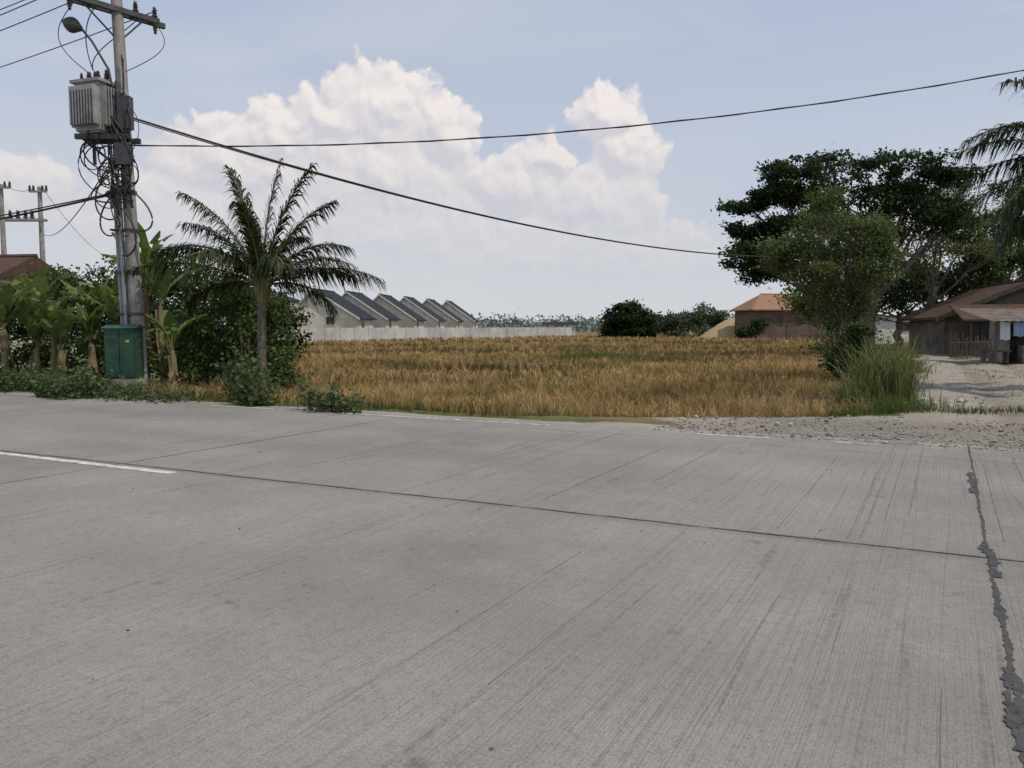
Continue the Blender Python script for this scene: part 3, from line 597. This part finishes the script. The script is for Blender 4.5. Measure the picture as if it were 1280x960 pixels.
def window(mbw,x,z,w,h,y,frame=0,glass=1):
    t=.08
    for c,d in(((x,y,z+h/2),(w+t*2,.1,t)),((x,y,z-h/2),(w+t*2,.1,t)),((x-w/2,y,z),(t,.096,h-t)),((x+w/2,y,z),(t,.096,h-t)),((x,y,z),(t*.6,.08,h-t))): mbw.box(c,d,frame)
    mbw.box((x,y+.03,z),(w-t,.03,h-t),glass)
def gable_y(name,loc,rz,wl,wr,ln,el_,er,ridge,base,wm,rmat,wins=(),oh=.5,sidewins=()):
    E=empty(name,loc,rz); old=wm.name.startswith('old')
    mb=MB(); prof=[(-wl,base),(wr,base),(wr,er),(0,ridge),(-wl,el_)]
    v=[(x,0,z) for x,z in prof]+[(x,ln,z) for x,z in prof]
    mb.add(v,[[0,1,2,3,4]]); mb.add(v,[[9,8,7,6,5]]); mb.add(v,[[1,6,7,2],[0,4,9,5]]); mb.obj('walls',[wm],E)
    mb=MB(); th=.16
    for sg,wx,ez in((1,wr,er),(-1,-wl,el_)):
        sl=(ez-ridge)/abs(wx); xe=wx+sg*oh; ze=ez+sl*oh
        a=np.array([(0,-oh,ridge+.03),(xe,-oh,ze+.03),(xe,ln+oh,ze+.03),(0,ln+oh,ridge+.03)]); b_=a+np.array([0,0,th])
        mb.add(np.r_[a,b_],[[0,1,2,3],[4,5,6,7],[0,1,5,4],[1,2,6,5],[2,3,7,6]])
    mb.tube([(0,-oh-.02,ridge+.2),(0,ln+oh+.02,ridge+.2)],.1,6)
    mb.obj('roof',[rmat],E)
    mb=MB(); mb.add([(-wl-oh,-oh-.02,el_-(ridge-el_)/wl*oh-.1),(0,-oh-.02,ridge-.08),(0,-oh-.02,ridge+.2),(-wl-oh,-oh-.02,el_-(ridge-el_)/wl*oh+.2)],[[0,1,2,3]])
    mb.add([(0,-oh-.02,ridge-.08),(wr+oh,-oh-.02,er-(ridge-er)/wr*oh-.1),(wr+oh,-oh-.02,er-(ridge-er)/wr*oh+.2),(0,-oh-.02,ridge+.2)],[[0,1,2,3]])
    mb.obj('bargeboard',[wood if old else whitew],E)
    if wins or sidewins:
        mb=MB()
        for(x,z,w_,h_) in wins: window(mb,x,z,w_,h_,-.03)
        for(y,z,w_,h_) in sidewins: mb.box((wr+.02,y,z),(.06,w_,h_),1); mb.box((wr+.02,y,z+h_/2+.05),(.12,w_+.2,.1),0); mb.box((wr+.02,y,z-h_/2-.05),(.12,w_+.2,.1),0)
        mb.obj('windows',[wood if old else whitew,darkglass],E)
    return E
gz=-.34
hs=[(-28.4,110,6.8),(-26.3,122,7.0),(-23.4,135,7.1),(-20.8,148,7.2),(-17.9,161,7.2),(-15.0,175,7.3)]
for i,(x,y,rg) in enumerate(hs):
    gable_y('row_house',(x,y,0),R(-4),3.6,6.2,9,3.6,2.9,rg,gz,creamw if i%2==0 else whitew,roofd,[(-1.6,2.6,1.1,1.2),(2.2,2.4,1.3,1.2),(.1,4.9,.6,.5)],.5,[(3,1.9,1.4,1.2)])
gable_y('white_house',(-36.5,104,0),R(-4),3.2,5.4,10,5.2,5.0,6.6,gz,whitew,roofd,[(1.5,3.4,.9,1)],.15)
mb=MB(); A=np.array([-30.5,79.5]); B=np.array([11.2,142.]); d=B-A; Ln=np.linalg.norm(d); ang=math.atan2(d[1],d[0]); k=int(Ln/2.4)
for i in range(k):
    p=A+d*(i+.5)/k; q=A+d*i/k
    for r in range(5): mb.box((p[0],p[1],gz+.2+r*.35),(Ln/k-.16,.05,.335),0,ang)
    mb.box((q[0],q[1],gz+.93),(.16,.16,2.0),0,ang)
mb.obj('concrete_panel_fence',[surf('fence_concrete',(.42,.42,.40),(.56,.55,.52),.7,.9,c3=(.33,.32,.30))])
E=empty('field_shed',(9.5,150,gz)); mb=MB()
for xx in(-2.8,0,2.8):
    for yy in(-1.2,1.2): mb.box((xx,yy,1.1),(.15,.15,2.2))
mb.box((0,.8,.9),(5.4,.08,1.6)); mb.obj('frame',[whitew],E); mb=MB(); mb.add([(-3.4,-1.8,2.2),(3.4,-1.8,2.2),(3.4,0,2.8),(-3.4,0,2.8),(3.4,1.8,2.2),(-3.4,1.8,2.2)],[[0,1,2,3],[3,2,4,5]]); mb.obj('roof',[roofd],E)
def house_x(name,loc,rz,w_,d_,eave,ridge,inset,base,wm,rmat,wins,doors=(),oh=.5):
    E=empty(name,loc,rz); mb=MB()
    mb.box((0,0,(eave+base)/2),(w_,d_,eave-base)); mb.obj('walls',[wm],E)
    mb=MB(); W=w_/2+oh; D=d_/2+oh; rx=w_/2-inset if inset>0 else W
    v=[(-W,-D,eave),(W,-D,eave),(W,D,eave),(-W,D,eave),(-rx,0,ridge),(rx,0,ridge)]; v2=[(a,b,c-.15) for a,b,c in v[:4]]
    V=v+v2
    mb.add(V,[[0,1,5,4],[2,3,4,5],[0,6,7,1],[1,7,8,2],[2,8,9,3],[3,9,6,0],[9,8,7,6]]); mb.add(V,[[1,2,5],[3,0,4]])
    mb.tube([v[4],v[5]],.12,6)
    if inset>0:
        for a,b in((0,4),(1,5)): mb.tube([v[a],v[b]],.1,6)
    mb.obj('roof',[rmat],E)
    mb=MB()
    for(x,z,ww,hh) in wins: window(mb,x,z,ww,hh,-d_/2-.03)
    mb.obj('windows',[wood,darkglass],E)
    if doors:
        mb=MB()
        for(x,ww,hh) in doors:
            mb.box((x,-d_/2-.03,base+hh/2),(ww,.06,hh)); mb.box((x,-d_/2-.04,base+hh+.05),(ww+.2,.1,.1))
        mb.obj('door',[wood],E)
    return E
house_x('brick_house',(39.0,112,0),R(6),10.2,7,4.0,6.3,2.4,gz,brick,roofo,[(-3.3,2.4,.8,1.0),(-1.2,2.4,.8,1.0),(1.4,2.4,.8,1.0),(3.4,2.4,.8,1.0)],[(.2,1.0,2.1)],.6)
house_x('village_house',(-27.5,38,0),R(-10),8,6,3.4,5.0,0,gz,creamw,roofr,[(-1,2.0,1,1)],(),.5)
oldp=surf('old_plaster',(.12,.105,.085),(.24,.21,.17),1.5,.9,c3=(.06,.05,.042))
gable_y('village_house',(28.6,42.5,0),R(-16),4.0,4.2,9,2.2,2.2,3.95,-.05,oldp,roofr,[(-2.2,1.35,1.0,1.0),(1.6,1.35,1,1)],.6)
gable_y('village_house',(32.5,35.5,0),R(-10),5,4.2,8,2.3,2.3,4.1,-.05,oldp,roofr,[(-2.2,1.35,1.0,1.0)],.6)
E=empty('house_porch',(26.9,40.6,-.02),R(-16)); mb=MB()
for xx in(-2.4,-.8,.9,2.5): mb.tube([(xx,-.9,0),(xx,-.9,1.95)],.06,6)
mb.box((0,-.9,1.98),(5.2,.08,.1)); mb.box((-1.6,-.9,.45),(1.5,.05,.9)); mb.box((1.6,-.5,.35),(1.2,.6,.7)); mb.box((.2,.2,.5),(.5,.4,1.0)); mb.obj('posts_and_clutter',[wood],E)
mb=MB(); mb.add([(-2.9,-1.3,1.9),(2.9,-1.3,1.9),(2.9,1.6,2.75),(-2.9,1.6,2.75),(-2.9,-1.3,1.99),(2.9,-1.3,1.99),(2.9,1.6,2.84),(-2.9,1.6,2.84)],[[0,3,2,1],[4,5,6,7],[0,1,5,4],[1,2,6,5],[3,0,4,7],[2,3,7,6]]); mb.obj('tile_roof',[roofr],E)
house_x('white_house',(37.5,74,0),0,6,4,2.6,3.2,0,-.1,whitew,surf('zinc_roof',(.45,.46,.47),(.6,.6,.6),2,.5),[(0,1.6,1,.8)],(),.3)
E=empty('roadside_shack',(23.0,33.6,-.02),R(-8)); mb=MB()
mb.box((.6,1.2,.95),(3.6,.1,1.9)); mb.box((-1.25,.3,.95),(.1,1.7,1.9)); mb.box((2.45,.3,.95),(.1,1.7,1.9)); mb.box((.5,-.6,.4),(2.6,.5,.8)); mb.obj('walls',[surf('shack_boards',(.16,.145,.12),(.34,.32,.28),2,.9,c3=(.08,.065,.055))],E)
mb=MB()
for xx in(-2.2,-.4,1.2,2.8): mb.tube([(xx,-1.5,0),(xx,-1.5,1.85)],.05,6)
mb.tube([(-2.3,-1.5,1.85),(2.9,-1.5,1.85)],.04,6); mb.box((-1.9,-.8,.55),(1.1,.5,.07))
for xx in(-2.35,-1.45): mb.box((xx,-.8,.27),(.07,.4,.5))
for k_ in range(9): mb.box((-.6+k_*.28,-.6,.90+.03*(k_%3)),(.16,.2,.16+.06*(k_%3)))
mb.obj('posts_and_bench',[wood],E)
mb=MB()
for k_ in range(16): mb.tube([(-.9+.2*k_,1.0,1.1+.35*(k_%2)),(-.9+.2*k_,1.0,1.3+.35*(k_%2))],.06,6,k_%3)
mb.box((.6,1.0,1.08),(3.2,.3,.04),3); mb.box((.6,1.0,1.43),(3.2,.3,.04),3)
mb.obj('shop_goods',[surf('goods_red',(.3,.05,.04),(.4,.08,.05),5),surf('goods_yellow',(.4,.3,.06),(.5,.4,.1),5),surf('goods_blue',(.06,.12,.3),(.1,.2,.4),5),wood],E)
mb=MB(); nx_=40; xx=np.linspace(-2.6,3.2,nx_); zz=.02*np.cos(np.arange(nx_)*math.pi)
V=np.r_[np.c_[xx,np.full(nx_,-1.9),1.84+zz],np.c_[xx,np.full(nx_,1.6),2.45+zz]]; a=np.arange(nx_-1); mb.add(V,np.stack([a,a+1,a+1+nx_,a+nx_],1)); mb.obj('corrugated_roof',[surf('rusty_zinc',(.09,.065,.05),(.20,.165,.145),2,.8)],E)
mb=MB()
def cloth(x,w_,h_,z,m):
    k=9; xs_=np.linspace(x-w_/2,x+w_/2,k); yy=-1.58+.03*np.sin(np.arange(k)*1.9)
    V=np.r_[np.c_[xs_,yy,np.full(k,z)],np.c_[xs_+.01,yy*1.01-.02,z-h_+.02*np.sin(np.arange(k))]]; a=np.arange(k-1); mb.add(V,np.stack([a,a+1,a+1+k,a+k],1),m)
cloth(-1.9,.4,.75,1.8,0); cloth(-1.35,.45,.6,1.8,1); cloth(-.8,.4,.5,1.8,0); cloth(.3,.5,.6,1.8,2); cloth(1.9,.5,.5,1.8,1)
mb.obj('hanging_laundry',[surf('cloth_pale',(.5,.55,.62),(.62,.66,.7),3),surf('cloth_blue',(.2,.3,.5),(.28,.38,.58),3),surf('cloth_white',(.7,.7,.7),(.8,.8,.8),3)],E)
mb=MB()
for i in range(26):
    x=21.9+i*.1; y=38.0+i*.02; mb.tube([(x,y,-.05),(x+random.uniform(-.05,.05),y,random.uniform(.7,1.4))],.025,5)
mb.tube([(21.8,38.0,.8),(24.5,38.5,.8)],.025,5); mb.obj('stick_fence',[wood])
mb=MB(); k=26; th_=np.linspace(0,2*math.pi,k,endpoint=False); rings=[]
for t in np.linspace(0,1,10):
    rr=4.2*(1-t)**.85+.03; z=gz+3.3*t**1.05; rings.append(np.c_[33.0+rr*np.cos(th_)*(1+.06*np.sin(3*th_))+.9*t,118+rr*np.sin(th_),np.full(k,z)+.05*rng.normal(size=k)])
V=np.concatenate(rings); i=np.arange(9)[:,None]*k; j=np.arange(k)[None]
mb.add(V,np.stack([i+j,i+(j+1)%k,i+k+(j+1)%k,i+k+j],-1).reshape(-1,4)); mb.obj('straw_heap',[surf('straw',(.30,.22,.11),(.44,.34,.18),2.5,.95,bmp=.6)],smooth=True)
# ------------------------------------------------------------------ main electricity pole
px,py=-9.05,18.5
def pole_pt(z): return np.array([px-.027*z,py,z])
E=empty('utility_pole')
mb=MB(); zz=np.linspace(-.3,11.2,12); mb.tube([pole_pt(z) for z in zz],np.linspace(.17,.115,12),16); mb.obj('pole_shaft',[conc],E,True)
mb=MB()
for k,(ox,oy,r_) in enumerate([(-.27,-.02,.05),(-.38,.04,.045),(-.30,.12,.045),(-.2,-.14,.04)]):
    mb.tube([pole_pt(z)+np.array([ox+ .004*z,oy,0]) for z in np.linspace(1.4,5.0,6)],r_,8)
mb.obj('conduits',[steel],E,True)
mb=MB()
for z in(1.9,2.9,3.9,4.8): p=pole_pt(z); mb.tube([p+[0,0,-.03],p+[0,0,.03]],.185,14); mb.box(p+[-.22,0,0],(.42,.34,.04))
mb.obj('pole_bands',[darks],E)
mb=MB(); ad=np.array([.66,.75,0]); aa=math.atan2(.75,.66)
for z,hl in((9.0,1.05),(10.2,1.05)):
    p=pole_pt(z)+np.array([.0,-.16,0]); mb.box(p,(hl*2,.1,.12),0,aa); mb.box(p+np.array([.0,.3,0]),(hl*2,.1,.12),0,aa)
    mb.tube([p+ad*.75,pole_pt(z-.7)],.022,5); mb.tube([p-ad*.75,pole_pt(z-.7)],.022,5)
mb.obj('crossarms',[darks],E)
def insul(mb,p,s=1,m=0,dn=1):
    p=np.array(p,float); zs=np.array([0,.02,.05,.06,.1,.11,.15,.16,.2,.23])*s*dn; rs=np.array([.025,.06,.06,.03,.055,.03,.05,.028,.035,.02])*s
    mb.tube([p+[0,0,z] for z in zs],rs,9,m)
mb=MB()
for z in(9.06,10.26):
    for t in(-.95,-.45,.5,.95):
        insul(mb,pole_pt(z)+np.array([0,-.16,0])+ad*t,1.15)
for t in(-.95,.95): insul(mb,pole_pt(8.93)+np.array([0,-.16,0])+ad*t,1.1,0,-1)
mb.obj('insulators',[porc],E)
mb=MB(); p=pole_pt(6.05); mb.box(p+[-.4,-.25,0],(1.3,.09,.12)); mb.box(p+[-.4,.22,0],(1.3,.09,.12)); mb.box(p+[-.75,0,-.3],(.06,.06,.6)); mb.tube([p+[-.95,-.2,0],p+[-.05,-.1,-.75]],.03,5)
mb.box(p+[.12,-.2,.55],(.3,.2,.75)); mb.box(p+[.05,-.22,-.4],(.34,.18,.5)); mb.obj('transformer_bracket',[darks],E)
mb=MB()
def bez(P,k=14):
    P=np.array(P,float); t=np.linspace(0,1,k)[:,None]; n=len(P)-1; o=0
    for i_,q_ in enumerate(P): o=o+math.comb(n,i_)*t**i_*(1-t)**(n-i_)*q_
    return o
for k in range(46):
    z1=random.uniform(4.7,7.4); z2=z1-random.uniform(.3,1.5); q=pole_pt(z1)+[random.uniform(-.6,.25),-.2,0]; q2=pole_pt(z2)+[random.uniform(-.45,.3),-.2,0]
    bx=random.uniform(-.7,.6); mb.tube(bez([q,q+[bx,-.15,-.3],(q+q2)/2+[bx*1.6,-.12,-.35],q2+[bx*.5,-.1,-.1],q2]),random.choice([.010,.014,.02]),6)
for k in range(9):
    ox=random.uniform(-.3,.2); mb.tube([pole_pt(z)+[ox+random.uniform(-.03,.03),-.2,0] for z in np.linspace(random.uniform(5.6,9),4.4,9)],.016,6)
for r_ in(.25,.2,.3,.22,.28):
    c=pole_pt(5.45)+[-.55+random.uniform(-.15,.95),-.25,random.uniform(-.35,.35)]; th_=np.linspace(0,2*math.pi*1.9,34); mb.tube(np.c_[c[0]+r_*np.cos(th_),c[1]+.02*np.sin(th_*2.7),c[2]+r_*1.15*np.sin(th_)],.012,6)
for sg,zt in((-1,8.9),(1,8.9)):
    a_=pole_pt(zt)+ad*.95*sg; th_=np.linspace(0,1,14)[:,None]; b_=pole_pt(7.5)+[-.35+.3*sg,-.1,0]; P=a_+(b_-a_)*th_; P[:,0]+=(sg*.55*np.sin(th_*math.pi))[:,0]; mb.tube(P,.01,5)
for t_ in(-.45,.5): a_=pole_pt(9.0)+ad*t_; mb.tube(bez([a_,a_+[-.3,-.2,-.5],pole_pt(8)+[-.7,-.2,0],pole_pt(7.6)+[-.6,-.1,0]]),.012,6)
mb.obj('cable_bundle',[cable],E,True)
T=empty('pole_transformer',tuple(pole_pt(6.12)+[-.62,-.1,0]),R(-18))
mb=MB(); mb.box((0,0,.6),(.72,.5,1.1)); mb.box((0,0,1.18),(.86,.62,.07)); mb.box((0,0,.03),(.6,.44,.05)); mb.obj('tank',[trafm],T)
mb=MB()
for i in range(9): mb.box((-.34+i*.085,-.33,.6),(.03,.17,.88))
for i in range(6): mb.box((-.44,-.2+i*.08,.6),(.17,.028,.88)); mb.box((.44,-.2+i*.08,.6),(.17,.028,.88))
mb.obj('cooling_fins',[trafm],T)
mb=MB()
for i in range(3): insul(mb,(-.26+i*.26,.1,1.21),1.3); insul(mb,(-.2+i*.2,-.18,1.21),.8)
mb.obj('bushings',[porc],T)
C=empty('electrical_cabinet',(px-.22,py-.32,0)); mb=MB()
mb.box((0,0,.95),(.72,.42,1.2)); mb.obj('body',[greenp],C); mb=MB(); mb.add([(-.41,-.28,1.56),(.41,-.28,1.56),(.41,.26,1.56),(-.41,.26,1.56),(-.41,0,1.64),(.41,0,1.64)],[[0,1,5,4],[2,3,4,5],[0,3,2,1]]); mb.add([(-.41,-.28,1.56),(-.41,.26,1.56),(-.41,0,1.64),(.41,-.28,1.56),(.41,.26,1.56),(.41,0,1.64)],[[0,2,1],[3,4,5]])
mb.box((-.175,-.222,.95),(.33,.02,1.08)); mb.box((.175,-.222,.95),(.33,.02,1.08)); mb.obj('doors_and_lid',[greenp],C)
mb=MB(); mb.box((.04,-.245,.95),(.03,.03,.16)); mb.box((.2,-.236,1.25),(.08,.008,.06),1)
for k_ in range(5): mb.box((-.18,-.236,1.32-k_*.035),(.2,.01,.012))
mb.obj('handle_and_label',[darks,surf('label_yellow',(.4,.33,.06),(.5,.42,.1),3)],C)
mb=MB(); mb.box((0,0,.17),(.80,.5,.36)); mb.obj('plinth',[conc],C)
S=empty('street_lamp'); mb=MB(); p=pole_pt(7.3); mb.tube([p+[-.12,-.14,-.3],p+[-.2,-.2,.3],p+[-.5,-.32,.9],p+[-.68,-.42,1.15]],.028,8); mb.obj('arm',[darks],S,True)
mb=MB(); dd=np.array([-.35,-.2,.12]); t=np.linspace(0,1,9)
mb.tube([p+[-.66,-.41,1.13]+dd*1.0*k for k in t],[.05,.09,.14,.17,.18,.17,.14,.09,.02],12); mb.obj('lamp_head',[darks],S,True)
# ------------------------------------------------------------------ other poles
def simple_pole(x,y,h,arms,r=.16,aa=0):
    E=empty('utility_pole'); mb=MB(); z0=float(gh(x,y)); mb.tube([(x,y,z0-.3),(x,y,h)],[r*1.2,r*.75],12); mb.obj('pole_shaft',[conc],E,True)
    mb=MB(); m2=MB()
    for z,hl in arms:
        mb.box((x,y-.2,z),(hl*2,.12,.14),0,aa)
        for t in(-.92,-.5,.5,.92): insul(m2,(x+hl*t*math.cos(aa),y-.2+hl*t*math.sin(aa),z+.07),2.0 if hl>.6 and y>50 else 1)
    mb.obj('crossarm',[steel],E); m2.obj('insulators',[porc],E)
simple_pole(-39.7,60,12.6,[(12.3,.9)],.2); simple_pole(-37.0,60.5,12.5,[(12.1,.7)],.2)
E=empty('pole_switch_platform'); mb=MB(); mb.box((-38.3,60.1,9.9),(3.6,.15,.18)); mb.box((-38.3,60.5,9.9),(3.6,.15,.18)); mb.obj('beam',[steel],E)
mb=MB()
for x in(-39.2,-38.6,-38.0,-37.5): insul(mb,(x,60.2,10.0),3.0)
mb.obj('fuses',[porc],E)
simple_pole(16.4,17.2,9.6,[(9.2,.9)],.16); simple_pole(18.1,42,6.2,[(5.6,.3)],.12); simple_pole(-19.9,44,4.9,[(4.7,.25)],.08)
def catenary(mb,a,b,sag,r_,k=48):
    a=np.array(a,float); b=np.array(b,float); t=np.linspace(0,1,k)[:,None]; P=a+(b-a)*t; P[:,2]-=(4*sag*t*(1-t))[:,0]; mb.tube(P,r_,6); return P
mb=MB(); catenary(mb,pole_pt(6.55)+[.15,-.1,0],(18.1,41.9,5.5),1.17,.026)
catenary(mb,pole_pt(6.5)+[.15,-.1,0],(18.1,41.9,5.47),1.15,.014)
mb.obj('overhead_cable',[cable],None,True)
mb=MB(); t=np.linspace(0,1,60); a_=pole_pt(5.88); P=np.c_[a_[0]+(16.4-a_[0])*t,a_[1]-.15+(17.2-a_[1])*t,5.88-.93*t+3.3*t*t]; mb.tube(P,.015,6)
P2=P.copy(); P2[:,2]+=.015*np.sin(t*300); P2[:,1]+=.015*np.cos(t*300); mb.tube(P2,.010,6); mb.obj('overhead_cable',[cable],None,True)
mb=MB()
catenary(mb,pole_pt(5.55)+[-.3,-.1,0],(-37,60.3,9.0),.9,.018); catenary(mb,pole_pt(4.75)+[-.3,-.1,0],(-30,24,3.6),.5,.026); catenary(mb,pole_pt(4.78)+[-.3,-.1,0],(-30,24,3.75),.45,.016)
catenary(mb,(-39.7,59.8,12.5),(-80,64,12.2),1.2,.02); catenary(mb,(-39.2,59.8,12.5),(-37.4,60.3,12.3),.3,.02); catenary(mb,(-36.6,60.3,12.3),(-60,120,12),2,.02)
for z,t_ in((9.3,-.95),(9.3,-.45),(9.3,.95),(10.5,-.95),(10.5,.5)):
    a0=pole_pt(z)+ad*t_; catenary(mb,a0,a0+np.array([-36,18,.6]),.9,.012)
    if z>10: catenary(mb,a0,a0+np.array([26,-14.5,.8]),.4,.012)
mb.obj('power_lines',[cable],None,True)
